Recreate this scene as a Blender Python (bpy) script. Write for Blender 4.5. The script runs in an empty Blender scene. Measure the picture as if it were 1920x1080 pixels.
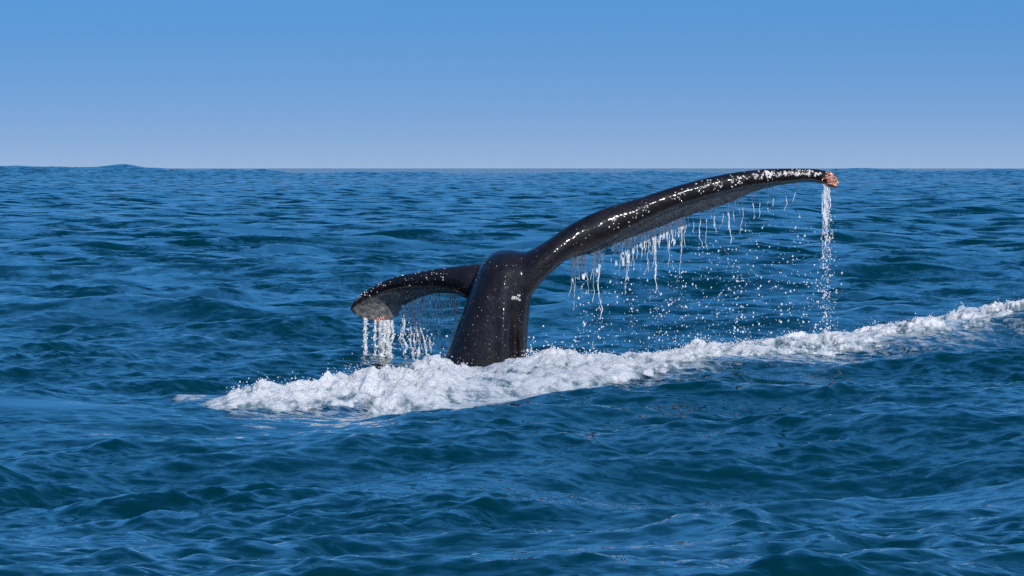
import bpy, bmesh, math, random
import numpy as np

# ------------------------------------------------------------------ camera, sky, sun
SC = bpy.context.scene
COL = SC.collection
R = math.radians
S = 1.45            # the whale lies 30 * S metres off
DD = 30.0 * S - 30.0
F = 6545.0 * S      # focal length in units of 1/1920 of the frame width
H = 1.76            # eye height above the mean sea level, metres

cam_d = bpy.data.cameras.new('camera')
cam = bpy.data.objects.new('camera', cam_d)
COL.objects.link(cam)
cam.location = (0, 0, H)
cam.rotation_euler = (R(90), 0, 0)
cam_d.sensor_width = 36.0
cam_d.lens = 36.0 * F / 1920.0
cam_d.shift_y = -225.0 / 1920.0
cam_d.clip_start = 0.5
cam_d.clip_end = 60000
SC.camera = cam

SUN_AZ, SUN_EL = 24.0, 34.0      # degrees to the right of straight behind the camera, above the horizon
sv = np.array([math.sin(R(SUN_AZ)) * math.cos(R(SUN_EL)), -math.cos(R(SUN_AZ)) * math.cos(R(SUN_EL)), math.sin(R(SUN_EL))])

world = bpy.data.worlds.new('World')
SC.world = world
world.use_nodes = True
wn, wl = world.node_tree.nodes, world.node_tree.links
wn.clear()
w_out = wn.new('ShaderNodeOutputWorld')
w_bg = wn.new('ShaderNodeBackground')
w_sky = wn.new('ShaderNodeTexSky')
w_sky.sky_type = 'NISHITA'
w_sky.sun_disc = False
w_sky.sun_elevation = R(SUN_EL)
w_sky.sun_rotation = math.atan2(sv[0], sv[1])
w_sky.altitude = 0
w_sky.air_density = 1.0
w_sky.dust_density = 0.1
w_sky.ozone_density = 4.0
w_tc = wn.new('ShaderNodeTexCoord')
w_map = wn.new('ShaderNodeMapping')
w_map.vector_type = 'POINT'
w_map.inputs['Location'].default_value = (0, 0, 0.285)
w_map.inputs['Scale'].default_value = (1, 1, 0.2)
w_nrm = wn.new('ShaderNodeVectorMath'); w_nrm.operation = 'NORMALIZE'
w_hsv = wn.new('ShaderNodeHueSaturation')
w_hsv.inputs['Saturation'].default_value = 1.34
w_hsv.inputs['Value'].default_value = 1.0
wl.new(w_tc.outputs['Generated'], w_map.inputs['Vector'])
wl.new(w_map.outputs['Vector'], w_nrm.inputs[0])
wl.new(w_nrm.outputs['Vector'], w_sky.inputs['Vector'])
wl.new(w_sky.outputs['Color'], w_hsv.inputs['Color'])
# thin pale sea haze low over the horizon
w_sep = wn.new('ShaderNodeSeparateXYZ')
wl.new(w_tc.outputs['Generated'], w_sep.inputs[0])
w_mul = wn.new('ShaderNodeMath'); w_mul.operation = 'MULTIPLY'; w_mul.inputs[1].default_value = -1.0 / (0.026 / S)
wl.new(w_sep.outputs['Z'], w_mul.inputs[0])
w_exp = wn.new('ShaderNodeMath'); w_exp.operation = 'EXPONENT'
wl.new(w_mul.outputs[0], w_exp.inputs[0])
w_min = wn.new('ShaderNodeMath'); w_min.operation = 'MINIMUM'; w_min.inputs[1].default_value = 1.0
wl.new(w_exp.outputs[0], w_min.inputs[0])
w_mix = wn.new('ShaderNodeMix'); w_mix.data_type = 'RGBA'
w_mix.inputs['B'].default_value = (2.75, 3.98, 6.05, 1)
wl.new(w_min.outputs[0], w_mix.inputs['Factor'])
wl.new(w_hsv.outputs['Color'], w_mix.inputs['A'])
wl.new(w_mix.outputs['Result'], w_bg.inputs['Color'])
w_bg.inputs['Strength'].default_value = 0.116
wl.new(w_bg.outputs['Background'], w_out.inputs['Surface'])

sun_d = bpy.data.lights.new('sun', 'SUN')
sun_d.energy = 3.9
sun_d.angle = R(0.53)
sun_d.color = (1.0, 0.95, 0.88)
sun = bpy.data.objects.new('sun', sun_d)
COL.objects.link(sun)
from mathutils import Vector
sun.rotation_euler = Vector((-sv[0], -sv[1], -sv[2])).to_track_quat('-Z', 'Y').to_euler()
sun.location = (10, -10, 20)

SC.view_settings.view_transform = 'Standard'
SC.view_settings.look = 'None'
SC.view_settings.exposure = 0.0
SC.view_settings.gamma = 1.0
SC.cycles.use_denoising = False
SC.cycles.max_bounces = 8

# ------------------------------------------------------------------ helpers
def P(px, py, Y):
    """a point Y metres out, from its bearing and elevation"""
    Y = Y + DD
    return np.array([(px - 960.0) * Y / F, Y, H - (py - 315.0) * Y / F])

def mesh_obj(name, verts, faces, mat, parent=None, smooth=True, origin=(0, 0, 0)):
    me = bpy.data.meshes.new(name)
    v = np.asarray(verts, dtype=np.float64) - np.asarray(origin, dtype=np.float64)
    me.from_pydata([tuple(p) for p in v], [], [tuple(f) for f in faces])
    me.update()
    o = bpy.data.objects.new(name, me)
    COL.objects.link(o)
    if parent is not None:
        o.parent = parent
        pl = np.array(parent.location)
        o.location = tuple(np.asarray(origin) - pl)
    else:
        o.location = origin
    if mat is not None:
        me.materials.append(mat)
    if smooth:
        me.polygons.foreach_set('use_smooth', np.ones(len(me.polygons), dtype=bool))
    return o

def grid_mesh(name, V, rows, cols, mat, wrap=False, keep=None):
    """V: (rows*cols,3) numpy -> quad grid, fast path; keep: optional mask of quads"""
    i = np.arange(rows - 1)[:, None]
    j = np.arange(cols if wrap else cols - 1)[None, :]
    a = i * cols + j
    b = i * cols + (j + 1) % cols
    q = np.stack([a, b, b + cols, a + cols], axis=-1).reshape(-1, 4)
    if keep is not None:
        q = q[keep.reshape(-1)]
    n = len(q)
    me = bpy.data.meshes.new(name)
    me.vertices.add(len(V)); me.loops.add(4 * n); me.polygons.add(n)
    me.vertices.foreach_set('co', V.astype(np.float32).ravel())
    me.loops.foreach_set('vertex_index', q.astype(np.int32).ravel())
    me.polygons.foreach_set('loop_start', (np.arange(n) * 4).astype(np.int32))
    me.polygons.foreach_set('use_smooth', np.ones(n, dtype=bool))
    me.update(calc_edges=True)
    me.materials.append(mat)
    o = bpy.data.objects.new(name, me)
    COL.objects.link(o)
    return o

def tag(o, label=None, cat=None, group=None, kind=None):
    for k, v in (('label', label), ('category', cat), ('group', group), ('kind', kind)):
        if v:
            o[k] = v
    return o

def sstep(a, b, x):
    t = np.clip((x - a) / (b - a), 0, 1)
    return t * t * (3 - 2 * t)

rngp = np.random.RandomState(5)
PERM = np.concatenate([rngp.permutation(4096)] * 2)
GANG = rngp.rand(4096) * 2 * np.pi
GX, GY = np.cos(GANG), np.sin(GANG)

def perlin(x, y):
    xi = np.floor(x).astype(np.int64); yi = np.floor(y).astype(np.int64)
    fx, fy = x - xi, y - yi
    u = fx * fx * fx * (fx * (fx * 6 - 15) + 10); v = fy * fy * fy * (fy * (fy * 6 - 15) + 10)
    def g(ix, iy, dx, dy):
        h = PERM[(PERM[ix & 4095] + iy) & 4095]
        return GX[h] * dx + GY[h] * dy
    n00 = g(xi, yi, fx, fy); n10 = g(xi + 1, yi, fx - 1, fy)
    n01 = g(xi, yi + 1, fx, fy - 1); n11 = g(xi + 1, yi + 1, fx - 1, fy - 1)
    return (n00 * (1 - u) + n10 * u) * (1 - v) + (n01 * (1 - u) + n11 * u) * v * 1.0

def fbm(x, y, octv=4, gain=0.5, billow=False):
    s = np.zeros_like(x); a = 1.0; f = 1.0; t = 0
    for o in range(octv):
        n = perlin(x * f + 17.3 * o, y * f - 9.1 * o) * 1.5
        s += a * (np.abs(n) * 2 - 0.6 if billow else n); t += a
        a *= gain; f *= 2.03
    return s / t

# ------------------------------------------------------------------ materials
def new_mat(name):
    m = bpy.data.materials.new(name); m.use_nodes = True
    nt = m.node_tree; nt.nodes.clear()
    out = nt.nodes.new('ShaderNodeOutputMaterial')
    return m, nt, nt.nodes, nt.links, out

def water_material():
    m, nt, N, L, out = new_mat('sea_water')
    pb = N.new('ShaderNodeBsdfPrincipled')
    pb.inputs['Base Color'].default_value = (0.0002, 0.023, 0.031, 1)
    pb.inputs['Roughness'].default_value = 0.04
    pb.inputs['IOR'].default_value = 1.42
    tc = N.new('ShaderNodeTexCoord')
    mp = N.new('ShaderNodeMapping'); mp.inputs['Rotation'].default_value = (0, 0, R(18)); mp.inputs['Scale'].default_value = (0.7, 1.0, 1.0)
    L.new(tc.outputs['Object'], mp.inputs['Vector'])
    calm = N.new('ShaderNodeAttribute'); calm.attribute_name = 'calm'
    inv = N.new('ShaderNodeMath'); inv.operation = 'SUBTRACT'; inv.inputs[0].default_value = 1.0
    L.new(calm.outputs['Fac'], inv.inputs[1])
    # ripple slopes finer than the modelled waves
    acc = None
    for sc_, amp, det in ((4.0, 0.26, 2.0), (12.0, 0.66, 2.0)):
        n1 = N.new('ShaderNodeTexNoise'); n1.noise_dimensions = '2D'
        n1.inputs['Scale'].default_value = sc_; n1.inputs['Detail'].default_value = det; n1.inputs['Roughness'].default_value = 0.55
        n1.inputs['Distortion'].default_value = 0.5
        L.new(mp.outputs['Vector'], n1.inputs['Vector'])
        sb = N.new('ShaderNodeVectorMath'); sb.operation = 'SUBTRACT'; sb.inputs[1].default_value = (0.5, 0.5, 0.5)
        L.new(n1.outputs['Color'], sb.inputs[0])
        ml = N.new('ShaderNodeVectorMath'); ml.operation = 'MULTIPLY'; ml.inputs[1].default_value = (amp, amp * 0.8, 0.0)
        L.new(sb.outputs['Vector'], ml.inputs[0])
        if acc is None:
            acc = ml
        else:
            ad_ = N.new('ShaderNodeVectorMath'); ad_.operation = 'ADD'
            L.new(acc.outputs['Vector'], ad_.inputs[0]); L.new(ml.outputs['Vector'], ad_.inputs[1]); acc = ad_
    lo_ = N.new('ShaderNodeAttribute'); lo_.attribute_name = 'lost'
    n3 = N.new('ShaderNodeTexNoise'); n3.noise_dimensions = '2D'; n3.inputs['Scale'].default_value = 0.9; n3.inputs['Detail'].default_value = 4.0; n3.inputs['Roughness'].default_value = 0.6
    L.new(mp.outputs['Vector'], n3.inputs['Vector'])
    sb = N.new('ShaderNodeVectorMath'); sb.operation = 'SUBTRACT'; sb.inputs[1].default_value = (0.5, 0.5, 0.5)
    L.new(n3.outputs['Color'], sb.inputs[0])
    ml = N.new('ShaderNodeVectorMath'); ml.operation = 'MULTIPLY'; ml.inputs[1].default_value = (8.0, 11.0, 0.0)
    L.new(sb.outputs['Vector'], ml.inputs[0])
    m2 = N.new('ShaderNodeVectorMath'); m2.operation = 'SCALE'
    L.new(ml.outputs['Vector'], m2.inputs[0]); L.new(lo_.outputs['Fac'], m2.inputs['Scale'])
    ad_ = N.new('ShaderNodeVectorMath'); ad_.operation = 'ADD'
    L.new(acc.outputs['Vector'], ad_.inputs[0]); L.new(m2.outputs['Vector'], ad_.inputs[1]); acc = ad_
    sl = N.new('ShaderNodeVectorMath'); sl.operation = 'SCALE'
    L.new(acc.outputs['Vector'], sl.inputs[0]); L.new(inv.outputs[0], sl.inputs['Scale'])
    ge = N.new('ShaderNodeNewGeometry')
    an = N.new('ShaderNodeVectorMath'); an.operation = 'ADD'
    L.new(ge.outputs['Normal'], an.inputs[0]); L.new(sl.outputs['Vector'], an.inputs[1])
    nn = N.new('ShaderNodeVectorMath'); nn.operation = 'NORMALIZE'
    L.new(an.outputs['Vector'], nn.inputs[0])
    L.new(nn.outputs['Vector'], pb.inputs['Normal'])
    # foam film lying on the water
    fa = N.new('ShaderNodeAttribute'); fa.attribute_name = 'foam'
    n2 = N.new('ShaderNodeTexNoise'); n2.inputs['Scale'].default_value = 7.0; n2.inputs['Detail'].default_value = 8.0; n2.inputs['Roughness'].default_value = 0.68
    n2.inputs['Distortion'].default_value = 1.2
    mp2 = N.new('ShaderNodeMapping'); mp2.inputs['Scale'].default_value = (0.9, 0.6, 1.0)
    L.new(tc.outputs['Object'], mp2.inputs['Vector']); L.new(mp2.outputs['Vector'], n2.inputs['Vector'])
    ad = N.new('ShaderNodeMath'); ad.operation = 'ADD'
    L.new(fa.outputs['Fac'], ad.inputs[0]); L.new(n2.outputs['Fac'], ad.inputs[1])
    mr = N.new('ShaderNodeMapRange'); mr.inputs['From Min'].default_value = 0.95; mr.inputs['From Max'].default_value = 1.35
    L.new(ad.outputs[0], mr.inputs['Value'])
    fb = N.new('ShaderNodeBsdfDiffuse'); fb.inputs['Color'].default_value = (0.62, 0.68, 0.72, 1)
    mx = N.new('ShaderNodeMixShader')
    L.new(mr.outputs['Result'], mx.inputs['Fac']); L.new(pb.outputs[0], mx.inputs[1]); L.new(fb.outputs[0], mx.inputs[2])
    L.new(mx.outputs[0], out.inputs['Surface'])
    return m

def foam_material():
    m, nt, N, L, out = new_mat('white_foam')
    pb = N.new('ShaderNodeBsdfPrincipled')
    tc = N.new('ShaderNodeTexCoord')
    n1 = N.new('ShaderNodeTexNoise'); n1.inputs['Scale'].default_value = 9.0; n1.inputs['Detail'].default_value = 8.0; n1.inputs['Roughness'].default_value = 0.7
    mpf = N.new('ShaderNodeMapping'); mpf.inputs['Scale'].default_value = (1.0, 0.35, 1.0)
    L.new(tc.outputs['Object'], mpf.inputs['Vector']); L.new(mpf.outputs['Vector'], n1.inputs['Vector'])
    at = N.new('ShaderNodeAttribute'); at.attribute_name = 'thick'
    ad = N.new('ShaderNodeMath'); ad.operation = 'ADD'
    L.new(at.outputs['Fac'], ad.inputs[0]); L.new(n1.outputs['Fac'], ad.inputs[1])
    cr = N.new('ShaderNodeValToRGB')
    cr.color_ramp.elements[0].position = 0.40; cr.color_ramp.elements[0].color = (0.10, 0.19, 0.23, 1)
    cr.color_ramp.elements[1].position = 0.80; cr.color_ramp.elements[1].color = (0.88, 0.88, 0.88, 1)
    e = cr.color_ramp.elements.new(0.58); e.color = (0.77, 0.785, 0.795, 1)
    L.new(ad.outputs[0], cr.inputs['Fac'])
    L.new(cr.outputs['Color'], pb.inputs['Base Color'])
    pb.inputs['Roughness'].default_value = 0.55
    pb.inputs['Subsurface Weight'].default_value = 0.25
    pb.inputs['Subsurface Radius'].default_value = (0.8, 1.0, 1.1)
    pb.inputs['Subsurface Scale'].default_value = 0.03
    n3 = N.new('ShaderNodeTexNoise'); n3.inputs['Scale'].default_value = 38.0; n3.inputs['Detail'].default_value = 6.0; n3.inputs['Roughness'].default_value = 0.65
    L.new(tc.outputs['Object'], n3.inputs['Vector'])
    bp = N.new('ShaderNodeBump'); bp.inputs['Distance'].default_value = 0.04; bp.inputs['Strength'].default_value = 0.9
    L.new(n3.outputs['Fac'], bp.inputs['Height']); L.new(bp.outputs['Normal'], pb.inputs['Normal'])
    L.new(pb.outputs[0], out.inputs['Surface'])
    return m

def drop_material(name, white):
    m, nt, N, L, out = new_mat(name)
    gl = N.new('ShaderNodeBsdfPrincipled')
    gl.inputs['Base Color'].default_value = (1, 1, 1, 1)
    gl.inputs['Transmission Weight'].default_value = 1.0
    gl.inputs['IOR'].default_value = 1.333
    gl.inputs['Roughness'].default_value = 0.08
    df = N.new('ShaderNodeBsdfDiffuse'); df.inputs['Color'].default_value = (0.85, 0.88, 0.9, 1)
    mx = N.new('ShaderNodeMixShader')
    tc = N.new('ShaderNodeTexCoord')
    n = N.new('ShaderNodeTexNoise'); n.inputs['Scale'].default_value = 30.0; n.inputs['Detail'].default_value = 3.0
    L.new(tc.outputs['Object'], n.inputs['Vector'])
    mr = N.new('ShaderNodeMapRange'); mr.inputs['From Min'].default_value = 0.3; mr.inputs['From Max'].default_value = 0.7
    mr.inputs['To Min'].default_value = max(0, white - 0.3); mr.inputs['To Max'].default_value = min(1, white + 0.3)
    L.new(n.outputs['Fac'], mr.inputs['Value']); L.new(mr.outputs['Result'], mx.inputs['Fac'])
    L.new(gl.outputs[0], mx.inputs[1]); L.new(df.outputs[0], mx.inputs[2])
    L.new(mx.outputs[0], out.inputs['Surface'])
    return m

def skin_material():
    m, nt, N, L, out = new_mat('whale_skin')
    pb = N.new('ShaderNodeBsdfPrincipled')
    tc = N.new('ShaderNodeTexCoord')
    n1 = N.new('ShaderNodeTexNoise'); n1.inputs['Scale'].default_value = 5.0; n1.inputs['Detail'].default_value = 8.0; n1.inputs['Roughness'].default_value = 0.65
    L.new(tc.outputs['Object'], n1.inputs['Vector'])
    cr = N.new('ShaderNodeValToRGB')
    cr.color_ramp.elements[0].position = 0.3; cr.color_ramp.elements[0].color = (0.0035, 0.003, 0.0045, 1)
    cr.color_ramp.elements[1].position = 0.75; cr.color_ramp.elements[1].color = (0.018, 0.014, 0.019, 1)
    L.new(n1.outputs['Fac'], cr.inputs['Fac'])
    # pale flecks and scars
    v = N.new('ShaderNodeTexVoronoi'); v.inputs['Scale'].default_value = 26.0; v.inputs['Randomness'].default_value = 1.0
    L.new(tc.outputs['Object'], v.inputs['Vector'])
    n2 = N.new('ShaderNodeTexNoise'); n2.inputs['Scale'].default_value = 7.0; n2.inputs['Detail'].default_value = 3.0
    L.new(tc.outputs['Object'], n2.inputs['Vector'])
    lt = N.new('ShaderNodeMapRange'); lt.inputs['From Min'].default_value = 0.24; lt.inputs['From Max'].default_value = 0.12
    L.new(v.outputs['Distance'], lt.inputs['Value'])
    l2 = N.new('ShaderNodeMapRange'); l2.inputs['From Min'].default_value = 0.5; l2.inputs['From Max'].default_value = 0.68
    L.new(n2.outputs['Fac'], l2.inputs['Value'])
    mu = N.new('ShaderNodeMath'); mu.operation = 'MULTIPLY'
    L.new(lt.outputs[0], mu.inputs[0]); L.new(l2.outputs[0], mu.inputs[1])
    mc = N.new('ShaderNodeMix'); mc.data_type = 'RGBA'
    L.new(mu.outputs[0], mc.inputs['Factor']); L.new(cr.outputs['Color'], mc.inputs['A'])
    mc.inputs['B'].default_value = (0.16, 0.145, 0.15, 1)
    # paler mottled underside of the flukes (painted per vertex by where the underside lies)
    ua = N.new('ShaderNodeAttribute'); ua.attribute_name = 'underside'
    n4 = N.new('ShaderNodeTexNoise'); n4.inputs['Scale'].default_value = 22.0; n4.inputs['Detail'].default_value = 6.0; n4.inputs['Roughness'].default_value = 0.7
    L.new(tc.outputs['Object'], n4.inputs['Vector'])
    c2 = N.new('ShaderNodeValToRGB')
    c2.color_ramp.elements[0].position = 0.3; c2.color_ramp.elements[0].color = (0.035, 0.035, 0.04, 1)
    c2.color_ramp.elements[1].position = 0.75; c2.color_ramp.elements[1].color = (0.38, 0.37, 0.37, 1)
    L.new(n4.outputs['Fac'], c2.inputs['Fac'])
    mc2 = N.new('ShaderNodeMix'); mc2.data_type = 'RGBA'
    L.new(ua.outputs['Fac'], mc2.inputs['Factor']); L.new(mc.outputs['Result'], mc2.inputs['A']); L.new(c2.outputs['Color'], mc2.inputs['B'])
    L.new(mc2.outputs['Result'], pb.inputs['Base Color'])
    pb.inputs['Roughness'].default_value = 0.6
    pb.inputs['Specular IOR Level'].default_value = 0.15
    pb.inputs['Coat Weight'].default_value = 0.6
    pb.inputs['Coat Roughness'].default_value = 0.14
    pb.inputs['Coat IOR'].default_value = 1.34
    n5 = N.new('ShaderNodeTexNoise'); n5.inputs['Scale'].default_value = 30.0; n5.inputs['Detail'].default_value = 6.0
    L.new(tc.outputs['Object'], n5.inputs['Vector'])
    bp = N.new('ShaderNodeBump'); bp.inputs['Distance'].default_value = 0.010; bp.inputs['Strength'].default_value = 0.6
    L.new(n5.outputs['Fac'], bp.inputs['Height'])
    n6 = N.new('ShaderNodeTexNoise'); n6.inputs['Scale'].default_value = 9.0; n6.inputs['Detail'].default_value = 4.0; n6.inputs['Roughness'].default_value = 0.6
    L.new(tc.outputs['Object'], n6.inputs['Vector'])
    b2 = N.new('ShaderNodeBump'); b2.inputs['Distance'].default_value = 0.035; b2.inputs['Strength'].default_value = 0.7
    L.new(n6.outputs['Fac'], b2.inputs['Height']); L.new(bp.outputs['Normal'], b2.inputs['Normal'])
    L.new(b2.outputs['Normal'], pb.inputs['Normal']); b3 = N.new('ShaderNodeBump'); b3.inputs['Distance'].default_value = 0.03; b3.inputs['Strength'].default_value = 0.6
    n7 = N.new('ShaderNodeTexNoise'); n7.inputs['Scale'].default_value = 7.0; n7.inputs['Detail'].default_value = 2.0
    L.new(tc.outputs['Object'], n7.inputs['Vector']); L.new(n7.outputs['Fac'], b3.inputs['Height'])
    L.new(b3.outputs['Normal'], pb.inputs['Coat Normal'])
    L.new(pb.outputs[0], out.inputs['Surface'])
    return m

def barnacle_material(name, c0, c1, rough=0.4, scale=18.0):
    m, nt, N, L, out = new_mat(name)
    pb = N.new('ShaderNodeBsdfPrincipled')
    tc = N.new('ShaderNodeTexCoord')
    n = N.new('ShaderNodeTexNoise'); n.inputs['Scale'].default_value = scale; n.inputs['Detail'].default_value = 5.0
    L.new(tc.outputs['Object'], n.inputs['Vector'])
    cr = N.new('ShaderNodeValToRGB')
    cr.color_ramp.elements[0].position = 0.35; cr.color_ramp.elements[0].color = (*c0, 1)
    cr.color_ramp.elements[1].position = 0.65; cr.color_ramp.elements[1].color = (*c1, 1)
    L.new(n.outputs['Fac'], cr.inputs['Fac']); L.new(cr.outputs['Color'], pb.inputs['Base Color'])
    pb.inputs['Roughness'].default_value = rough
    pb.inputs['Coat Weight'].default_value = 0.6; pb.inputs['Coat Roughness'].default_value = 0.08
    L.new(pb.outputs[0], out.inputs['Surface'])
    return m

M_WATER = water_material()
M_FOAM = foam_material()
M_STREAM = drop_material('falling_water', 0.55)
M_DROP = drop_material('water_drops', 0.65)
M_SPRAY = drop_material('foam_spray', 0.95)
M_SKIN = skin_material()
M_BARN = barnacle_material('white_barnacles_and_glint', (0.30, 0.27, 0.25), (0.78, 0.74, 0.70))  # also the white of the modelled glint on the stock
M_ORANGE = barnacle_material('orange_barnacles', (0.30, 0.03, 0.012), (0.72, 0.42, 0.30), scale=26.0)

# ------------------------------------------------------------------ the sea: wave fields by FFT
def wave_tile(L, N, lo, hi, slope, wind, seed, spread=2.0):
    """height and horizontal chop of one wavelength band [lo, hi] m on a periodic tile"""
    rs = np.random.RandomState(seed)
    k1 = np.fft.fftfreq(N, d=L / N) * 2 * np.pi
    KX, KY = np.meshgrid(k1, k1, indexing='xy')
    K = np.hypot(KX, KY); K[0, 0] = 1
    lam = 2 * np.pi / K
    c = (KX * math.cos(wind) + KY * math.sin(wind)) / K
    D = 0.06 + np.abs(c) ** spread
    band = sstep(lo * 0.8, lo * 1.15, lam) * (1 - sstep(hi * 0.85, hi * 1.2, lam))
    amp = K ** -2.0 * np.sqrt(D) * band
    ph = (rs.randn(N, N) + 1j * rs.randn(N, N)) * amp
    ph[0, 0] = 0
    h = np.fft.ifft2(ph).real
    sx = np.fft.ifft2(1j * KX * ph).real; sy = np.fft.ifft2(1j * KY * ph).real
    dx = np.fft.ifft2(1j * KX / K * ph).real; dy = np.fft.ifft2(1j * KY / K * ph).real
    s = slope / math.sqrt((sx ** 2 + sy ** 2).mean())
    return dict(L=L, N=N, f=np.stack([dx * s, dy * s, h * s], -1).astype(np.float32))

def sample(t, x, y):
    N = t['N']; s = N / t['L']
    u, v = x * s, y * s
    ui = np.floor(u).astype(np.int64); vi = np.floor(v).astype(np.int64)
    fu = (u - ui)[:, None].astype(np.float32); fv = (v - vi)[:, None].astype(np.float32)
    u0, u1, v0, v1 = ui % N, (ui + 1) % N, vi % N, (vi + 1) % N
    f = t['f']
    return (f[v0, u0] * (1 - fu) + f[v0, u1] * fu) * (1 - fv) + (f[v1, u0] * (1 - fu) + f[v1, u1] * fu) * fv

WIND = R(-64)
TILES = [   # tile, shortest wavelength, rotation
    (wave_tile(211.0, 512, 6.0, 34.0, 0.042, WIND, 8), 22.0, 0.00),
    (wave_tile(61.0, 512, 2.0, 6.0, 0.084, WIND, 19), 3.0, 0.00),
    (wave_tile(17.3, 512, 0.75, 2.0, 0.092, WIND + 0.25, 25, 1.5), 0.75, 0.05),
    (wave_tile(7.9, 512, 0.30, 0.75, 0.12, WIND + 0.5, 36, 1.0), 0.30, -0.07),
    (wave_tile(3.1, 512, 0.10, 0.30, 0.13, WIND - 0.45, 47, 0.8), 0.12, 0.0),
]
SLOPES = (0.042, 0.084, 0.092, 0.12, 0.13)
CHOP = (0.9, 0.85, 0.7, 0.5, 0.2)
RX = np.array([-9, -5, -3.5, -2.25, -1.3, 0, 1.5, 3, 4.84, 7, 10, 14])
RY = np.array([22, 23.8, 24.9, 25.6, 26.7, 28.6, 30.2, 31.5, 33, 34.6, 36.5, 39])
RA = np.array([0, 0, 0.02, 0.03, 0.03, 0.04, 0.10, 0.21, 0.46, 0.60, 0.35, 0])
RT = np.array([0, 0.02, 0.05, 0.08, 0.10, 0.10, 0.06, 0.02, 0.0, 0.0, 0.0, 0])

def ridge_y(x):
    return np.interp(x, RX, RY) * S

def sea(x, y, cell):
    """displaced sea surface at rest position x, y; cell: local mesh spacing"""
    x = np.asarray(x, dtype=np.float64); y = np.asarray(y, dtype=np.float64)
    out = np.zeros((len(x), 3), dtype=np.float32)
    lost = np.zeros(len(x))
    d = (y - ridge_y(x)) / S
    inx = sstep(-4.5, -2.5, x) * (1 - sstep(8, 12, x))
    near = np.exp(-(d / 1.6) ** 2) * inx                       # around the wake
    near_ab = np.exp(-(d / np.where(d < 0, 1.8, 4.5)) ** 2) * inx
    slick = np.exp(-(((x + 3.55) / 0.95) ** 2 + ((y / S - 25.0) / 0.5) ** 2) ** 2)
    slick = np.maximum(slick, 0.9 * np.exp(-((d + 1.75) / 0.38) ** 2) * sstep(-2.4, -1.2, x) * (1 - sstep(0.2, 1.0, x)))
    # gusts: rougher and calmer patches
    gust = np.clip(1.0 + 1.3 * fbm(x * 0.45 + 5, y * 0.16, 3, 0.55), 0.45, 1.6)
    for i, (t, lam, rot) in enumerate(TILES):
        c, s = math.cos(rot), math.sin(rot)
        att = sstep(lam * 1.1, lam * 0.3, cell)
        lost += (1 - att ** 2) * SLOPES[i] ** 2
        idx = np.nonzero(att > 0.001)[0]
        if len(idx) == 0:
            continue
        f = sample(t, x[idx] * c - y[idx] * s + 11.7 * i, x[idx] * s + y[idx] * c + 5.3 * i)
        k = att[idx] * (1 - (0.97, 0.88, 0.5, 0.35, 0.25)[i] * (near_ab if i < 2 else near)[idx]) * (1 - (0.2, 0.6, 0.92, 0.97, 0.98)[i] * slick[idx])
        if i >= 2:
            k = k * gust[idx] ** (0.5 if i == 2 else 1.0)
        f = f * k[:, None]
        out[:, 0] += 0.0
        out[idx, 0] += CHOP[i] * (f[:, 0] * c + f[:, 1] * s)
        out[idx, 1] += CHOP[i] * (-f[:, 0] * s + f[:, 1] * c)
        out[idx, 2] += f[:, 2]
    A = np.interp(x, RX, RA); T = np.interp(x, RX, RT)
    w = np.where(d < 0, 1.15, 2.6)
    out[:, 2] += A * np.exp(-(d / w) ** 2) - T * np.exp(-((d + 1.9) / 1.0) ** 2)
    out[:, 2] += 0.03 * slick
    # a higher swell on the skyline, and its smaller shoulder
    rh = np.random.RandomState(21)
    skyline = [(rh.uniform(-125, 125), rh.uniform(850, 1050), rh.uniform(3, 11), 30, rh.uniform(0.4, 1.0)) for _ in range(40)]
    for (cx, cy, rx, ry, a) in skyline + [(-82, 905, 7, 30, 0.8), (-69, 900, 9.5, 30, 1.0), (-69, 905, 40, 35, 0.9), (-68.5, 903, 2.2, 25, 0.4), (65, 1000, 50, 40, 0.6), (20, 800, 30, 30, 0.4)]:
        out[:, 2] += a * np.exp(-((x - cx) / rx) ** 2 - ((y - cy) / ry) ** 2)
    return out, near, np.clip(1 - gust * (1 - 0.95 * slick), -0.6, 1), np.sqrt(lost)

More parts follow.
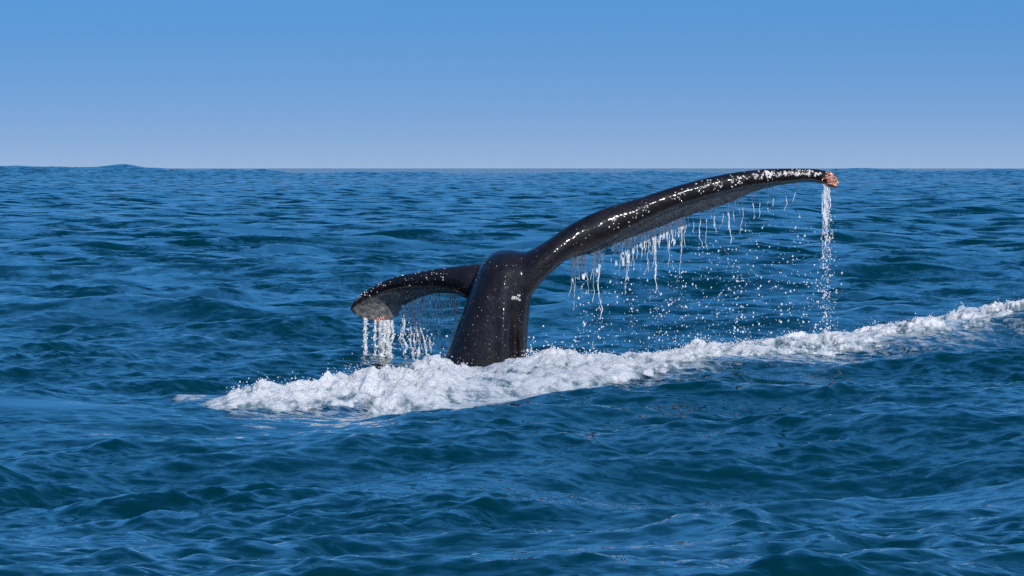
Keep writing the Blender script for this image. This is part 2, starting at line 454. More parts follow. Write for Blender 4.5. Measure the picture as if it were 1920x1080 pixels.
def build_sea():
    rr = [2.0]
    while rr[-1] < 20000:
        r = rr[-1]
        if r < 16: d = 0.35
        elif r < 17: d = 0.12
        elif r < 44: d = 0.045
        elif r < 130: d = 0.045 * (r / 44) ** 1.95
        elif r < 900: d = 0.372 * (r / 130) ** 1.35
        else: d = 5.07 * (r / 900) ** 1.8
        rr.append(r + d)
    rr = np.array(rr)
    a_in = np.linspace(-R(6.6), R(6.6), 530)
    side = R(6.6) + np.cumsum(np.concatenate([np.full(26, R(0.2)), np.full(12, R(1.2)), np.full(40, R(4.7))]))
    side = side[side < R(180)]
    an = np.concatenate([-side[::-1], a_in, side])
    dan = np.gradient(an)
    drr = np.gradient(rr)
    RRg, AN = np.meshgrid(rr, an, indexing='ij')
    cell = np.maximum(np.broadcast_to(drr[:, None], RRg.shape), RRg * dan[None, :] * 0.8)
    x = (RRg * np.sin(AN)).ravel(); y = (RRg * np.cos(AN)).ravel()
    dsp, near, slick, lost = sea(x, y, cell.ravel())
    V = np.stack([x, y, np.zeros_like(x)], -1) + dsp
    o = grid_mesh('sea', V, len(rr), len(an), M_WATER, wrap=True)
    # foam film: along the wake, on a few crests near it
    front = np.interp(x, FX, FFR); back = np.interp(x, FX, FBK)
    m = sstep(-0.6, 0.9, y / S - front) * (1 - sstep(-0.1, 0.7, y / S - back)) * sstep(-2.6, -2.1, x)
    m2 = sstep(-1.7, 0.2, y / S - front) * (1 - sstep(0.2, 1.6, y / S - back)) * sstep(-2.6, -1.9, x)
    foam = np.maximum(0.74 * m, 0.50 * m2)
    def patch(px, py, rx, ry, a):
        Y0 = H * F / (py - 315.0); X0 = (px - 960) * Y0 / F
        return a * np.exp(-((x - X0) / rx) ** 2 - ((y - Y0) / ry / S) ** 2)
    foam = np.maximum(foam, patch(712, 692, 0.30, 0.35, 0.55))
    foam = np.maximum(foam, patch(785, 688, 0.35, 0.35, 0.42))
    foam = np.maximum(foam, patch(360, 758, 0.22, 0.45, 0.62))
    foam = np.maximum(foam, patch(195, 800, 0.30, 0.16, 0.5))
    foam = np.maximum(foam, patch(265, 825, 0.18, 0.10, 0.56))
    foam = np.maximum(foam, patch(70, 822, 0.12, 0.10, 0.55))
    foam = np.maximum(foam, patch(490, 787, 0.25, 0.10, 0.56))
    foam = np.maximum(foam, patch(1760, 660, 0.45, 0.35, 0.52))
    at = o.data.attributes.new('foam', 'FLOAT', 'POINT'); at.data.foreach_set('value', foam.astype(np.float32))
    at = o.data.attributes.new('lost', 'FLOAT', 'POINT'); at.data.foreach_set('value', lost.astype(np.float32))
    at = o.data.attributes.new('calm', 'FLOAT', 'POINT'); at.data.foreach_set('value', slick.astype(np.float32))
    tag(o, 'dark blue open sea with wind chop reaching the horizon', 'sea', kind='structure')
    print('sea', len(rr), len(an))
    return o

# wake outline in plan (x, near edge, far edge, crest height above the water)
_w = [(325, 25.1, 25.3, 0.0), (400, 25.1, 25.9, 0.08), (480, 25.2, 26.4, 0.12), (560, 25.4, 26.8, 0.12), (650, 25.7, 27.4, 0.12),
      (740, 25.5, 28.4, 0.165), (820, 25.6, 29.7, 0.13), (900, 25.8, 30.4, 0.05), (960, 26.3, 30.9, 0.065), (1050, 27.2, 31.1, 0.095), (1150, 28.2, 31.0, 0.09),
      (1250, 28.9, 31.1, 0.085), (1350, 29.8, 31.4, 0.085), (1450, 30.3, 31.8, 0.075), (1560, 30.4, 32.1, 0.075), (1640, 30.8, 32.5, 0.065),
      (1760, 31.4, 33.0, 0.055), (1920, 32.7, 34.0, 0.075), (2100, 33.7, 35.0, 0.08), (2300, 35.0, 35.9, 0.06), (2450, 36, 36.3, 0.0)]
FX = np.array([(a - 960) * (0.5 * (b + c)) * S / F for a, b, c, d in _w])
FFR = np.array([b for a, b, c, d in _w]); FBK = np.array([c for a, b, c, d in _w]); FHT = np.array([d for a, b, c, d in _w])

def build_foam():
    nx = 620; nt = 170
    xs = np.linspace(FX[0], FX[-1], nx); ts = np.linspace(0, 1, nt)
    X, T = np.meshgrid(xs, ts, indexing='ij')
    fr = np.interp(X, FX, FFR) - 0.15; bk = np.interp(X, FX, FBK) + 0.15; hh = np.interp(X, FX, FHT)
    Y = fr + (bk - fr) * T
    x = X.ravel(); y = Y.ravel(); yw = y * S; t = T.ravel(); h = hh.ravel()
    prof = sstep(0.0, 0.62, t) ** 0.9 * (1 - sstep(0.74, 1.0, t)) 
    big = fbm(x * 1.5, y * 1.2, 3)
    lump = 0.5 * fbm(x * 2.6 + 3, y * 1.3, 5, 0.6, billow=True) + 0.9 * fbm(x * 6.0 + 31, y * 2.6, 4, 0.62)
    fine = fbm(x * 12.0, y * 5.0, 3, 0.65)
    z = h * prof * (1.0 + 1.1 * big) + h * (0.25 + prof) * (0.5 * lump + 0.34 * fine) - 0.035 + 0.03 * np.clip(prof * 3, 0, 1)
    z -= 0.055 * (1 - sstep(0.0, 0.4, prof)) * (1 + 0.8 * big)
    # ragged ends and holes
    hole = fbm(x * 2.2 + 1.1 * y + 40, y * 2.2 - 1.0 * x, 4, 0.6)
    z -= (0.11 + 0.05 * sstep(0.6, 2.0, x)) * sstep(0.08 - 0.18 * sstep(0.6, 2.0, x), 0.4 - 0.2 * sstep(0.6, 2.0, x), hole) * (1 - (0.85 - 0.55 * sstep(1.0, 3.0, x)) * sstep(0.25, 0.7, prof))
    end = sstep(x.min(), x.min() + 0.6, x + 0.12 * fine)
    z = z * (0.4 + 0.6 * end) - 0.05 * (1 - end) * (1 + 1.2 * fine)
    z = np.where((t < 0.01) | (t > 0.99), -0.12, z)
    base, _, _, _ = sea(x, yw, np.full_like(x, 0.16))
    ox = 0.035 * fbm(x * 8 + 70, y * 8, 3) * sstep(0.0, 0.1, z); oy = 0.05 * fbm(x * 8, y * 8 + 70, 3) * sstep(0.0, 0.1, z)
    V = np.stack([x + base[:, 0] + ox, yw + base[:, 1] + oy - 0.35 * np.clip(z, 0, 1) * lump, base[:, 2] + z], -1)
    zz = z.reshape(nx, nt)
    zq = np.maximum(np.maximum(zz[:-1, :-1], zz[1:, :-1]), np.maximum(zz[:-1, 1:], zz[1:, 1:]))
    o = grid_mesh('wake_foam', V, nx, nt, M_FOAM, keep=(zq > -0.06))
    th = np.clip(z / 0.10, -0.3, 1.0) * 0.22 + 0.22 * lump
    at = o.data.attributes.new('thick', 'FLOAT', 'POINT'); at.data.foreach_set('value', th.astype(np.float32))
    # drop unused vertices
    bm = bmesh.new(); bm.from_mesh(o.data)
    bmesh.ops.delete(bm, geom=[v for v in bm.verts if not v.link_faces], context='VERTS')
    bm.to_mesh(o.data); bm.free()
    tag(o, 'long ridge of churned white foam around the whale tail', 'foam', kind='stuff')
    return o, V, z

sea_o = build_sea()
foam_o, FV, FZ = build_foam()

# ------------------------------------------------------------------ the whale
whale = bpy.data.objects.new('whale', None)
COL.objects.link(whale)
whale.location = (-0.2, 30.0 + DD, 0.0)
whale.empty_display_size = 0.3
tag(whale, 'black whale tail with both flukes raised out of the white foam', 'whale')

def resample(st, n):
    st = np.array(st, dtype=float)
    d = np.concatenate([[0], np.cumsum(np.hypot(np.diff(st[:, 0]), np.diff(st[:, 1])) + 1e-3)])
    q = np.linspace(0, d[-1], n)
    # Catmull-Rom through the stations
    out = np.zeros((n, st.shape[1]))
    for c in range(st.shape[1]):
        p = st[:, c]
        m = np.gradient(p, d)
        i = np.clip(np.searchsorted(d, q, side='right') - 1, 0, len(d) - 2)
        h = d[i + 1] - d[i]; u = (q - d[i]) / h
        lin = (p[i + 1] - p[i]) / h
        m0, m1 = m[i], m[i + 1]
        out[:, c] = (2 * u**3 - 3 * u**2 + 1) * p[i] + (u**3 - 2 * u**2 + u) * h * m0 + (-2 * u**3 + 3 * u**2) * p[i + 1] + (u**3 - u**2) * h * m1
    return out

def loft(rings):
    n = len(rings[0]); V = np.concatenate(rings); Fc = []
    for i in range(len(rings) - 1):
        for j in range(n):
            a, b = i * n + j, i * n + (j + 1) % n
            Fc.append((a, b, b + n, a + n))
    Fc.append(tuple(range(n))[::-1]); Fc.append(tuple(range((len(rings) - 1) * n, len(rings) * n)))
    return V, Fc

def fluke(stations, n):
    """stations: bearing, top, underside of the thick leading edge, distance, trailing edge bearing, height, chord depth"""
    rings = []
    for (px, top, band, Y, tpx, tpy, c) in resample(stations, n):
        Lp = P(px, 0.5 * (top + band), Y); E = P(tpx, tpy, Y + c)
        T = (band - top) * (Y + DD) / F
        d = E - Lp; cl = np.linalg.norm(d[:2]) + 1e-6
        xn = min(0.32, 0.55 * T / cl + 0.02)      # where the section is thickest
        us = np.concatenate([xn * (1 - np.cos(np.linspace(0, np.pi / 2, 9))), xn + (1 - xn) * np.linspace(0, 1, 15)[1:]])
        up, lo = [], []
        for u in us:
            th = T / 2 * math.sqrt(max(0, 1 - (1 - u / xn) ** 2)) if u < xn else (T / 2 - 0.014) * (1 - (u - xn) / (1 - xn)) ** 1.15 + 0.014
            k = max(0, (u - xn * 0.9) / (1 - xn * 0.9))
            z = Lp[2] + (E[2] - Lp[2]) * k ** 1.25
            x, y = Lp[0] + d[0] * u, Lp[1] + d[1] * u
            up.append((x, y, z + th)); lo.append((x, y, z - th))
        rings.append(np.array(up + lo[::-1][:-1]))
    return loft(rings)

RIGHT = [(930, 486, 586, 30.10, 930, 540, 1.0), (985, 474, 572, 29.86, 960, 530, 1.0), (1034, 449, 517, 29.86, 1010, 512, 0.7), (1068, 425, 489, 29.92, 1045, 490, 0.55),
         (1137, 391, 459, 30.04, 1115, 472, 0.5), (1205, 370, 421, 30.14, 1185, 444, 0.5), (1240, 358, 403, 30.18, 1222, 431, 0.47), (1308, 338, 377, 30.26, 1290, 404, 0.44),
         (1377, 323, 358, 30.35, 1365, 380, 0.42), (1428, 317, 347, 30.43, 1420, 356, 0.35), (1480, 315, 341, 30.52, 1474, 344, 0.28), (1526, 316, 338, 30.6, 1524, 340, 0.2),
         (1556, 322, 347, 30.68, 1556, 347, 0.14), (1572, 340, 353, 30.74, 1571, 349, 0.07)]
LEFT = [(940, 486, 586, 30.10, 940, 545, 1.05), (900, 493, 580, 30.18, 908, 550, 1.1), (867, 497, 559, 30.25, 880, 552, 0.7), (840, 500, 546, 30.35, 850, 549, 0.5), (805, 505, 541, 30.48, 818, 549, 0.42),
        (771, 511, 541, 30.60, 790, 557, 0.36), (745, 516, 543, 30.70, 771, 566, 0.32), (720, 523, 547, 30.78, 755, 580, 0.2), (700, 531, 554, 30.85, 747, 594, 0.15),
        (683, 541, 563, 30.90, 732, 602, 0.12), (668, 553, 573, 30.93, 705, 604, 0.1), (659, 565, 581, 30.95, 680, 599, 0.08), (655, 577, 585, 30.96, 661, 587, 0.05)]
# tail stock: height, left, right bearing, distance of its middle, half depth, keel, groove
STOCK = [(900, 745, 985, 30.25, 0.50, 0.03, 0.02), (800, 785, 987, 30.15, 0.46, 0.035, 0.09), (740, 808, 986, 30.1, 0.42, 0.035, 0.12), (690, 824, 986, 30.08, 0.40, 0.06, 0.15), (640, 845, 988, 30.06, 0.37, 0.055, 0.13),
         (600, 861, 991, 30.06, 0.34, 0.04, 0.07), (565, 874, 995, 30.07, 0.32, 0.015, 0.01), (530, 887, 1000, 30.09, 0.30, 0.02, 0.0), (505, 897, 1000, 30.12, 0.28, 0.012, 0.0), (486, 909, 992, 30.16, 0.25, 0.01, 0.0),
         (475, 922, 983, 30.2, 0.20, 0.0, 0.0), (468, 938, 968, 30.24, 0.10, 0.0, 0.0)]

def stock():
    rings = []
    for (py, l, r, Y, b, keel, gr) in STOCK_R:
        a = (r - l) / 2 * (Y + DD) / F; c = P((l + r) / 2, py, Y)
        xk = P(945, py, Y)[0] - c[0]
        ring = []
        for k in range(56):
            f = 2 * np.pi * k / 56
            s, co = math.sin(f), math.cos(f)
            x = a * math.copysign(abs(s) ** 0.92, s); y = -b * math.copysign(abs(co) ** 0.92, co)
            if co > 0:
                y -= keel * math.exp(-((x - xk) / 0.045) ** 2)
                y += gr * math.exp(-((x - xk - 0.09) / 0.036) ** 2)
            ring.append((c[0] + x, c[1] + y, c[2]))
        rings.append(np.array(ring))
    return loft(rings)

STOCK_R = []
_s = np.array(STOCK)
for i in range(len(_s) - 1):
    for u in np.linspace(0, 1, 4, endpoint=False):
        STOCK_R.append(_s[i] * (1 - u) + _s[i + 1] * u)
STOCK_R.append(_s[-1])

def build_body():
    V, Fc = [], []; off = 0
    for v, f in (stock(), fluke(RIGHT, 60), fluke(LEFT, 50)):
        V.append(v); Fc += [tuple(i + off for i in q) for q in f]; off += len(v)
    V = np.concatenate(V)
    tmp = mesh_obj('tmp_body', V, Fc, None)
    bm = bmesh.new(); bm.from_mesh(tmp.data); bmesh.ops.recalc_face_normals(bm, faces=bm.faces); bm.to_mesh(tmp.data); bm.free()
    md = tmp.modifiers.new('remesh', 'REMESH'); md.mode = 'VOXEL'; md.voxel_size = 0.0125; md.adaptivity = 0
    sm = tmp.modifiers.new('smooth', 'SMOOTH'); sm.factor = 0.5; sm.iterations = 14
    dg = bpy.context.evaluated_depsgraph_get()
    me = bpy.data.meshes.new_from_object(tmp.evaluated_get(dg))
    bpy.data.objects.remove(tmp)
    t2 = bpy.data.objects.new('tmp_body', me); COL.objects.link(t2)
    nv = len(me.vertices); cc = np.empty(nv * 3, dtype=np.float32); me.vertices.foreach_get('co', cc); cc = cc.reshape(-1, 3)
    J = P(1000, 520, 29.95); J2 = P(985, 480, 30.1)
    w_ = np.maximum(np.exp(-(((cc - J) / 0.22) ** 2).sum(1) ** 2), np.exp(-(((cc - J2) / 0.22) ** 2).sum(1) ** 2))
    vg = t2.vertex_groups.new(name='j')
    for q in range(1, 11):
        ids = np.nonzero((w_ > (q - 0.5) / 10) & (w_ <= (q + 0.5) / 10))[0]
        if len(ids): vg.add(ids.tolist(), q / 10, 'REPLACE')
    sm = t2.modifiers.new('smooth', 'SMOOTH'); sm.factor = 0.6; sm.iterations = 90; sm.vertex_group = 'j'
    dg = bpy.context.evaluated_depsgraph_get(); dg.update()
    me2 = bpy.data.meshes.new_from_object(t2.evaluated_get(dg))
    bpy.data.objects.remove(t2); me = me2
    n = len(me.vertices)
    co = np.empty(n * 3, dtype=np.float32); me.vertices.foreach_get('co', co); co = co.reshape(-1, 3)
    no = np.empty(n * 3, dtype=np.float32); me.vertex_normals.foreach_get('vector', no); no = no.reshape(-1, 3)
    # where the pale underside lies: fluke skin below the thick leading edge
    bpx = 960 + co[:, 0] * F / co[:, 1]; bpy_ = 315 + (H - co[:, 2]) * F / co[:, 1]
    LF = np.array(LEFT[::-1]); RT_ = np.array(RIGHT)
    ul = sstep(-3, 5, bpy_ - np.interp(bpx, LF[:, 0], LF[:, 2])) * (1 - sstep(800, 850, bpx))
    ur = 0.45 * sstep(-2, 4, bpy_ - np.interp(bpx, RT_[:, 0], RT_[:, 2])) * sstep(1080, 1150, bpx)
    und = (ul + ur) * sstep(0.5, 0.1, no[:, 2])
    co2 = co - np.array(whale.location, dtype=np.float32)
    me.vertices.foreach_set('co', co2.ravel())
    me.polygons.foreach_set('use_smooth', np.ones(len(me.polygons), dtype=bool))
    me.materials.clear(); me.materials.append(M_SKIN)
    at = me.attributes.new('underside', 'FLOAT', 'POINT'); at.data.foreach_set('value', und.astype(np.float32))
    me.name = 'body'; me.update()
    o = bpy.data.objects.new('body', me); COL.objects.link(o); o.parent = whale
    print('body', n)
    return o, co, no

body, BCO, BNO = build_body()
BY = BCO[:, 1]
BPX = 960 + BCO[:, 0] * F / BY; BPY = 315 + (H - BCO[:, 2]) * F / BY      # bearing of each skin point
FACE = BNO[:, 1] < -0.15

def skin_at(px, py):
    d = (BPX - px) ** 2 + (BPY - py) ** 2 + np.where(FACE, 0, 1e4) + (BY - BY.min()) * 2
    i = int(np.argmin(d))
    return BCO[i], BNO[i]

def barnacle(V, Fc, p, n, r, h, seg=7):
    n = n / np.linalg.norm(n)
    a = np.cross(n, (0, 0, 1.0)); a /= np.linalg.norm(a) + 1e-9; b = np.cross(n, a)
    base = len(V); ph = random.random() * 6
    for (rr, hh) in ((1.0, -0.25), (0.9, 0.45), (0.55, 1.0), (0.3, 0.98), (0.22, 0.55)):
        for k in range(seg):
            f = ph + 2 * math.pi * k / seg
            q = rr * r * (1 + 0.16 * math.sin(5 * f + ph * 3))
            V.append(p + a * q * math.cos(f) + b * q * math.sin(f) + n * h * hh)
    for i in range(4):
        for k in range(seg):
            A = base + i * seg + k; B = base + i * seg + (k + 1) % seg
            Fc.append((A, B, B + seg, A + seg))
    Fc.append(tuple(base + 4 * seg + k for k in range(seg)))

def build_barnacles():
    random.seed(11)
    V, Fc = [], []
    RT_ = np.array(RIGHT); LF = np.array(LEFT[::-1])
    def on_right(px, f):   # f = 0 top .. 1 underside of the leading edge
        return px, np.interp(px, RT_[:, 0], RT_[:, 1]) * (1 - f) + np.interp(px, RT_[:, 0], RT_[:, 2]) * f
    for k in range(420):
        u = random.random() ** 0.62
        px = 1060 + 500 * u
        mid = 0.60 - 0.30 * u
        f = min(0.95, max(0.08, random.gauss(mid, 0.16)))
        # clumps along the edge
        if math.sin(px * 0.11) + math.sin(px * 0.043 + 1) + random.gauss(0, 0.7) < -0.1 + 0.3 * (px < 1250):
            continue
        p, n = skin_at(*on_right(px, f))
        r = random.uniform(0.004, 0.0095)
        barnacle(V, Fc, p, n, r, r * random.uniform(0.3, 0.6))
    for k in range(46):        # denser bright crust near the tip
        px = random.choice((1395, 1415, 1428, 1440, 1447, 1478, 1492, 1504, 1518, 1530)) + random.gauss(0, 6)
        p, n = skin_at(*on_right(px, min(.9, max(0.1, random.gauss(0.36, 0.12)))))
        r = random.uniform(0.008, 0.016); barnacle(V, Fc, p, n, r, r * 0.35)
    for k in range(80):       # left fluke
        px = 668 + 170 * random.random() ** 1.6
        f = min(0.95, max(0.05, random.gauss(0.35, 0.25)))
        py = np.interp(px, LF[:, 0], LF[:, 1]) * (1 - f) + np.interp(px, LF[:, 0], LF[:, 2]) * f
        p, n = skin_at(px, py)
        r = random.uniform(0.002, 0.008); barnacle(V, Fc, p, n, r, r * 0.6)
    for k in range(60):        # stock
        py = random.uniform(480, 690); px = random.uniform(880 - (py - 560) * 0.3, 985)
        p, n = skin_at(px, py)
        r = random.uniform(0.0015, 0.0045); barnacle(V, Fc, p, n, r, r * 0.4)
    o = mesh_obj('barnacle_crust', np.array(V), Fc, M_BARN, parent=whale, origin=tuple(whale.location))
    tag(o, 'small white barnacles scattered over the dark skin', kind='stuff')

    def cluster(spots, mat, label, rmin, rmax, h=0.7):
        V, Fc = [], []
        for (px, py) in spots:
            p, n = skin_at(px, py)
            n = n + np.array([random.gauss(0, .35), 0, random.gauss(0, .35)])
            r = random.uniform(rmin, rmax); barnacle(V, Fc, p, n, r, r * h * random.uniform(0.7, 1.5))
        o = mesh_obj('barnacle_or_glint_cluster', np.array(V), Fc, mat, parent=whale, origin=tuple(whale.location))
        o['label'] = label; o['kind'] = 'stuff'
    cluster([(968 + random.gauss(0, 5), 562 + random.gauss(0, 2.5)) for k in range(9)] + [(971, 554), (973, 555)], M_BARN, 'raised white patch standing in for a highlight on the tail stock', 0.008, 0.015, 0.35)  # white barnacle-shaped bumps stand in for the bright glint on the wet stock
    cluster([(1558 + random.gauss(0, 6), 341 + random.gauss(0, 8)) for k in range(200)], M_ORANGE, 'orange barnacle clump on the tip of the long fluke', 0.004, 0.011, 1.3)
    cluster([(713 + random.gauss(0, 6), 601 + random.gauss(0, 4)) for k in range(40)], M_ORANGE, 'rusty barnacle clump on the tip of the short fluke', 0.006, 0.014, 1.0)

build_barnacles()

# ------------------------------------------------------------------ falling water
def tube(V, Fc, pts, rad, seg=7):
    base = len(V); n = len(pts)
    for i in range(n):
        for k in range(seg):
            f = 2 * math.pi * k / seg + 0.35 * i
            q = rad[i] * (1 + 0.25 * math.sin(3 * f + 1.3 * i))
            V.append((pts[i][0] + q * math.cos(f), pts[i][1] + q * math.sin(f), pts[i][2]))
    for i in range(n - 1):
        for k in range(seg):
            a, b = base + i * seg + k, base + i * seg + (k + 1) % seg
            Fc.append((a, a + seg, b + seg, b))
    Fc.append(tuple(base + k for k in range(seg))); Fc.append(tuple(base + (n - 1) * seg + k for k in range(seg))[::-1])

def strand(px, y0, y1, Y, r0, r1, wob=0.012, brk=0.0, seed=0):
    """one strand of falling water from height y0 to y1; brk: how far it breaks into beads"""
    rs = np.random.RandomState(seed)
    a = P(px, y0, Y); b = P(px, y1, Y)
    n = max(6, int((a[2] - b[2]) / 0.013))
    z = np.linspace(a[2], b[2], n); u = np.linspace(0, 1, n)
    s = (a[2] - z)
    x = a[0] + wob * fbm(s * 5 + seed * 3.7, np.full(n, seed * 1.7), 3) * (0.2 + u) * 2
    y = a[1] + wob * fbm(s * 5 - seed * 2.7, np.full(n, seed * 0.7 + 9), 3) * (0.2 + u) * 2
    bead = fbm(s * 22 + seed, np.full(n, seed * 0.31), 2)
    r = (r0 + (r1 - r0) * u) * (1 + 0.8 * bead * (0.35 + u)) * (1 - brk * sstep(-0.05, 0.3, -bead) * sstep(0.15, 0.6, u))
    r = np.maximum(r, 0.0012); r[-1] *= 0.3
    return np.stack([x, y, z], -1), r

def membrane(V, Fc, px0, px1, te, depth, Yo, seed):
    """ragged film of water hanging from the trailing edge: depth in metres"""
    nu = max(6, int((px1 - px0) / 1.6)); nv = int(depth / 0.008) + 2
    U = np.linspace(px0, px1, nu); W = np.linspace(0, 1, nv)
    b = len(V); keep = {}
    for a, u in enumerate(U):
        y0, Y = te(u); top = P(u, y0 - 3, Y + Yo)
        for c, w in enumerate(W):
            q = np.array([u * 0.16 + seed * 7.1 + 0.5 * w, w * depth * 7 + seed])
            wob = float(perlin(np.array([q[0] * 1.7]), np.array([w * 3 + seed * 2.0]))[0])
            n_ = float(perlin(np.array([q[0] * 2.0]), np.array([q[1]]))[0]) + 0.5 * float(perlin(np.array([q[0] * 5.0]), np.array([q[1] * 1.6 + 4]))[0])
            keep[(a, c)] = n_ * 1.3 + 0.62 - 1.0 * w ** 0.8
            V.append((top[0] + 0.012 * wob * w, top[1] + 0.03 * wob, top[2] - w * depth))
    for a in range(nu - 1):
        for c in range(nv - 1):
            if keep[(a, c)] > 0 and keep[(a + 1, c + 1)] > 0:
                i0 = b + a * nv + c
                Fc.append((i0, i0 + nv, i0 + nv + 1, i0 + 1))

seed_n = [100]
def water_thing(name, label, cat, group, parts, film=None):
    V, Fc = [], []
    for p in parts:
        seed_n[0] += 1
        pts, r = strand(*p, seed=seed_n[0])
        tube(V, Fc, pts, r)
    if film:
        membrane(V, Fc, *film, seed_n[0])
    V = np.array(V); top = V[np.argmin(V[:, 2])]
    o = mesh_obj(name, V, Fc, M_STREAM, origin=tuple(top))
    if film:
        bm = bmesh.new(); bm.from_mesh(o.data)
        bmesh.ops.delete(bm, geom=[v for v in bm.verts if not v.link_faces], context='VERTS'); bm.to_mesh(o.data); bm.free()
    tag(o, label, cat, group)
    return o

def te_right(px):
    RT_ = np.array(RIGHT); return float(np.interp(px, RT_[:, 4], RT_[:, 5])), float(np.interp(px, RT_[:, 4], RT_[:, 3] + RT_[:, 6])) - 0.03
def te_left(px):
    L_ = np.array(LEFT[::-1]); return float(np.interp(px, L_[:, 4], L_[:, 5])), float(np.interp(px, L_[:, 4], L_[:, 3] + L_[:, 6])) - 0.03

def mk(px, y1, r0, r1, te, wob=0.012, brk=0.3, dx=0):
    y0, Y = te(px); return (px + dx, y0 - 3, y1, Y, r0, r1, wob, brk)

rt2 = random.Random(4)
# the heavy stream off the tip of the long fluke
water_thing('water_stream', 'broken white stream pouring from the orange tip of the long fluke', 'water stream', None,
            [(1546, 350, 440, 30.72, 0.011, 0.005, 0.025, 0.8), (1550, 351, 425, 30.73, 0.012, 0.005, 0.025, 0.7), (1554, 352, 405, 30.74, 0.009, 0.003, 0.03, 0.7), (1544, 356, 470, 30.7, 0.006, 0.004, 0.03, 1.0),
             (1549, 380, 480, 30.71, 0.006, 0.005, 0.03, 1.0), (1557, 395, 450, 30.72, 0.005, 0.003, 0.05, 1.0)], film=(1541, 1556, te_right, 0.66, -0.08))
# heavy streams off the short fluke
water_thing('water_stream', 'thick white stream falling from the rusty barnacle clump of the short fluke', 'water stream', None,
            [(714, 600, 706, 31.02, 0.022, 0.030, 0.025, 0.2), (720, 600, 706, 31.02, 0.026, 0.034, 0.03, 0.2), (727, 600, 704, 31.02, 0.022, 0.03, 0.03, 0.3), (735, 600, 696, 31.02, 0.014, 0.016, 0.03, 0.6)], film=(709, 738, te_left, 0.5, 0.03))
water_thing('water_stream', 'outermost thin white stream under the rounded tip of the short fluke', 'water stream', None,
            [(683, 596, 704, 31.0, 0.013, 0.016, 0.02, 0.4), (687, 597, 694, 31.0, 0.012, 0.012, 0.02, 0.5)], film=(680, 690, te_left, 0.4, 0.03))
water_thing('water_stream', 'slim white stream beside the thick stream of the short fluke', 'water stream', None,
            [(703, 600, 704, 31.02, 0.012, 0.016, 0.02, 0.4)])
water_thing('water_stream', 'lacy water curtain hanging from the short fluke near the tail stock', 'water stream', None,
            [mk(px, y1, r0, r1, te_left, 0.03, b) for px, y1, r0, r1, b in
             [(rt2.uniform(750, 862), rt2.uniform(590, 690), rt2.uniform(.002, .004), .0025, .6) for _ in range(26)] +
             [(752, 640, .010, .006, .6), (760, 668, .012, .008, .7), (768, 650, .008, .006, .8), (776, 672, .014, .010, .5), (783, 676, .012, .010, .6), (790, 680, .013, .009, .6), (797, 640, .010, .006, .8),
              (806, 655, .008, .006, .9), (815, 620, .007, .005, .9), (824, 640, .007, .005, .9), (833, 600, .006, .005, .9), (842, 630, .007, .004, .9), (852, 605, .006, .004, .9)]])
# ragged sheets and strands off the long fluke
sheets = [('ragged water sheet dripping from the long fluke close to the tail stock', [(1076, 518, .010, .003), (1082, 512, .008, .003), (1092, 508, .008, .003), (1098, 530, .006, .003)]),
          ('small water sheet with one very long thread under the long fluke', [(1112, 490, .010, .003), (1118, 492, .012, .004), (1124, 600, .011, .0045), (1129, 486, .009, .003)]),
          ('wide lacy water sheet under the middle of the long fluke', [(1150, 482, .010, .003), (1158, 478, .012, .003), (1165, 488, .012, .003), (1172, 494, .013, .004), (1178, 528, .010, .004), (1186, 478, .012, .003), (1194, 486, .011, .003), (1203, 484, .014, .004), (1208, 468, .010, .003)]),
          ('lacy water sheet with a strong central thread under the long fluke', [(1216, 462, .014, .003), (1222, 470, .016, .004), (1230, 546, .017, .005), (1238, 466, .014, .003), (1244, 452, .012, .003)]),
          ('broad water sheet ending in a hooked thread below the long fluke', [(1252, 450, .014, .003), (1259, 458, .014, .003), (1266, 446, .014, .003), (1272, 440, .013, .003), (1278, 494, .015, .004), (1282, 440, .010, .003)])]
rt = random.Random(9)
for lab, parts in sheets:
    a0, a1 = parts[0][0], parts[-1][0]
    parts = parts + [(rt.uniform(a0 - 6, a1 + 8), 0, rt.uniform(.0022, .0042), .0022) for _ in range(9)]
    parts = [(px, y1 or te_right(px)[0] + 18 + 95 * rt.random() ** 1.8, r0, r1) for px, y1, r0, r1 in parts]
    parts.sort()
    water_thing('water_sheet', lab, 'water sheet', 'water sheets hanging from the long fluke', [mk(px, y1, r0 * 0.7, r1, te_right, 0.022, 0.45) for px, y1, r0, r1 in parts],
                film=(a0 - 3, a1 + 3, te_right, 0.24, 0.0))
for px, y1, r0, r1 in [(1312, 462, .006, .003), (1334, 412, .008, .003), (1339, 438, .013, .003), (1366, 458, .012, .004), (1379, 416, .012, .003), (1384, 402, .008, .003), (1410, 412, .007, .003), (1437, 386, .005, .003), (1448, 388, .009, .003), (1491, 380, .005, .003), (1300, 440, .004, .0025), (1324, 470, .0035, .0025), (1352, 430, .004, .0025), (1392, 440, .0035, .0025), (1424, 410, .0035, .0025), (1470, 396, .003, .0025)]:
    water_thing('water_drip', 'thin lone drip hanging below the outer half of the long fluke', 'water drip', 'drips from the outer half of the long fluke', [mk(px, y1, r0 * 0.85, r1, te_right, 0.03, 0.55)])

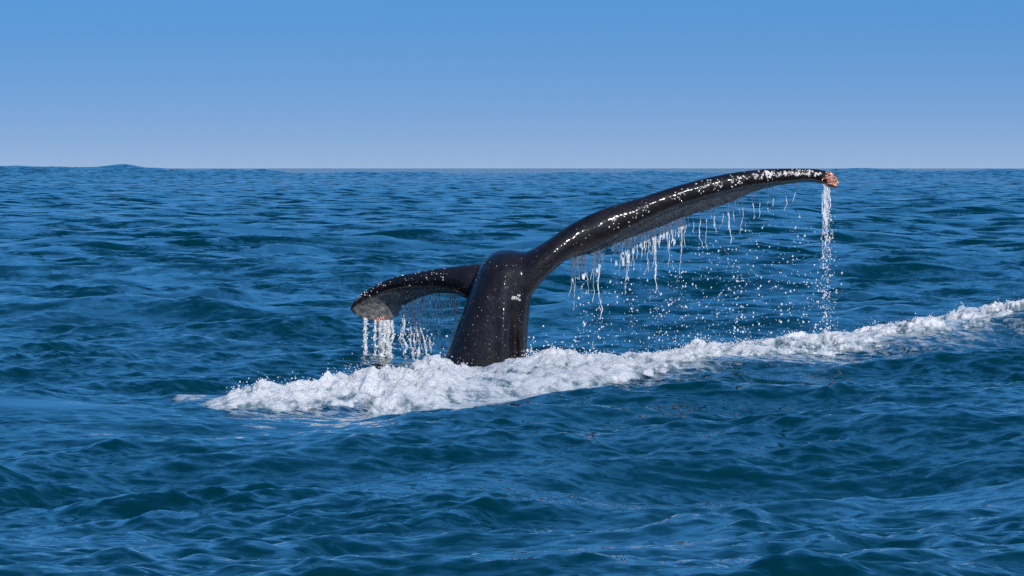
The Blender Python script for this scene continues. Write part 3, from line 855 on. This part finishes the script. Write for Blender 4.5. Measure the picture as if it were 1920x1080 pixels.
# droplets
_ico = None
def ico():
    bm = bmesh.new(); bmesh.ops.create_icosphere(bm, subdivisions=1, radius=1.0)
    v = np.array([x.co[:] for x in bm.verts]); f = np.array([[q.index for q in x.verts] for x in bm.faces]); bm.free()
    return v, f
IV, IF = ico()
def droplets(name, label, pts, rad, mat, stretch=1.25):
    pts = np.asarray(pts); rad = np.asarray(rad); n = len(pts)
    rs = np.random.RandomState(n)
    st = np.ones((n, 1, 3)); st[:, 0, 2] = rs.uniform(0.9, stretch + 0.3, n); st[:, 0, 0] = rs.uniform(0.8, 1.15, n)
    V = (pts[:, None, :] + IV[None] * rad[:, None, None] * st).reshape(-1, 3)
    Fc = (IF[None] + (np.arange(n) * len(IV))[:, None, None]).reshape(-1, 3)
    c = pts.mean(0); c[2] = pts[:, 2].min()
    o = mesh_obj(name, V, Fc.tolist(), mat, origin=tuple(c))
    tag(o, label, 'droplets', kind='stuff')
    return o

rs = np.random.RandomState(77)
pts, rad = [], []
cols = [(1095, 515, 640, 5, 40), (1124, 560, 640, 5, 24), (1165, 500, 645, 12, 30), (1178, 520, 640, 6, 26), (1230, 540, 650, 7, 40), (1262, 480, 650, 14, 60), (1280, 500, 650, 7, 30), (1312, 460, 640, 12, 30),
        (1340, 440, 640, 12, 34), (1368, 460, 635, 9, 44), (1384, 500, 640, 6, 60), (1410, 420, 630, 14, 40), (1445, 390, 625, 14, 46), (1470, 440, 625, 12, 40), (1495, 400, 620, 8, 36), (1525, 480, 620, 10, 30), (1548, 430, 625, 4, 230), (1553, 390, 620, 7, 130)]
for (cx, y0, y1, sp, n) in cols:
    for k in range(n):
        py = y0 + (y1 - y0) * rs.rand(); Y = te_right(min(cx, 1555))[1] + rs.randn() * 0.06
        pts.append(P(cx + rs.randn() * sp * (0.6 + (py - y0) / 120.0), py, Y)); rad.append(0.003 + 0.0075 * rs.rand() ** 3)
for k in range(520):
    cx = rs.uniform(1080, 1575); y0 = te_right(min(cx, 1555))[0] + 45
    py = y0 + (655 - y0) * rs.rand() ** 0.8
    pts.append(P(cx, py, te_right(min(cx, 1555))[1] + rs.randn() * 0.08)); rad.append(0.0025 + 0.006 * rs.rand() ** 3)
droplets('falling_droplets', 'scattered bright drops falling below the long fluke', pts, rad, M_DROP)
pts, rad = [], []
for k in range(900):
    cx = rs.choice([683, 688, 704, 716, 722, 728, 737, 752, 760, 768, 776, 783, 790, 797, 806, 815, 824, 833, 842, 852, 860]) + rs.randn() * 4
    y0, Y = te_left(min(max(cx, 664), 880))
    pts.append(P(cx, y0 + 6 + (695 - y0) * rs.rand(), Y + rs.randn() * 0.05)); rad.append(0.0035 + 0.006 * rs.rand() ** 2)
droplets('falling_droplets', 'dense curtain of bright drops falling below the short fluke', pts, rad, M_DROP)

# spray thrown up by the foam
pts, rad = [], []
ok = np.nonzero(FZ > 0.06)[0]
pick = rs.choice(ok, 1500)
for i in pick:
    up = rs.exponential(0.022)
    pts.append(FV[i] + np.array([rs.randn() * 0.02, rs.randn() * 0.02, 0.004 + up])); rad.append((0.0025 + 0.004 * rs.rand() ** 2) * (1 if up < 0.05 else 0.7))
for k in range(420):     # higher splash just right of the tail stock, and left of it
    cx, sp = ((1010, 22), (1040, 22), (1075, 30), (850, 14), (990, 8))[rs.randint(5)]
    px = cx + rs.randn() * sp; py = 685 - rs.exponential(14 if cx > 900 else 8)
    pts.append(P(px, py, 30.1 + rs.randn() * 0.2)); rad.append(0.004 + 0.006 * rs.rand() ** 2)
for k in range(160):
    px = rs.choice([685, 704, 716, 724, 732, 780]) + rs.randn() * 6; py = 700 - rs.exponential(7)
    pts.append(P(px, py, 31.0 + rs.randn() * 0.12)); rad.append(0.003 + 0.005 * rs.rand() ** 2)
droplets('foam_spray', 'fine white spray tossed up along the foam ridge', pts, rad, M_SPRAY, 1.1)
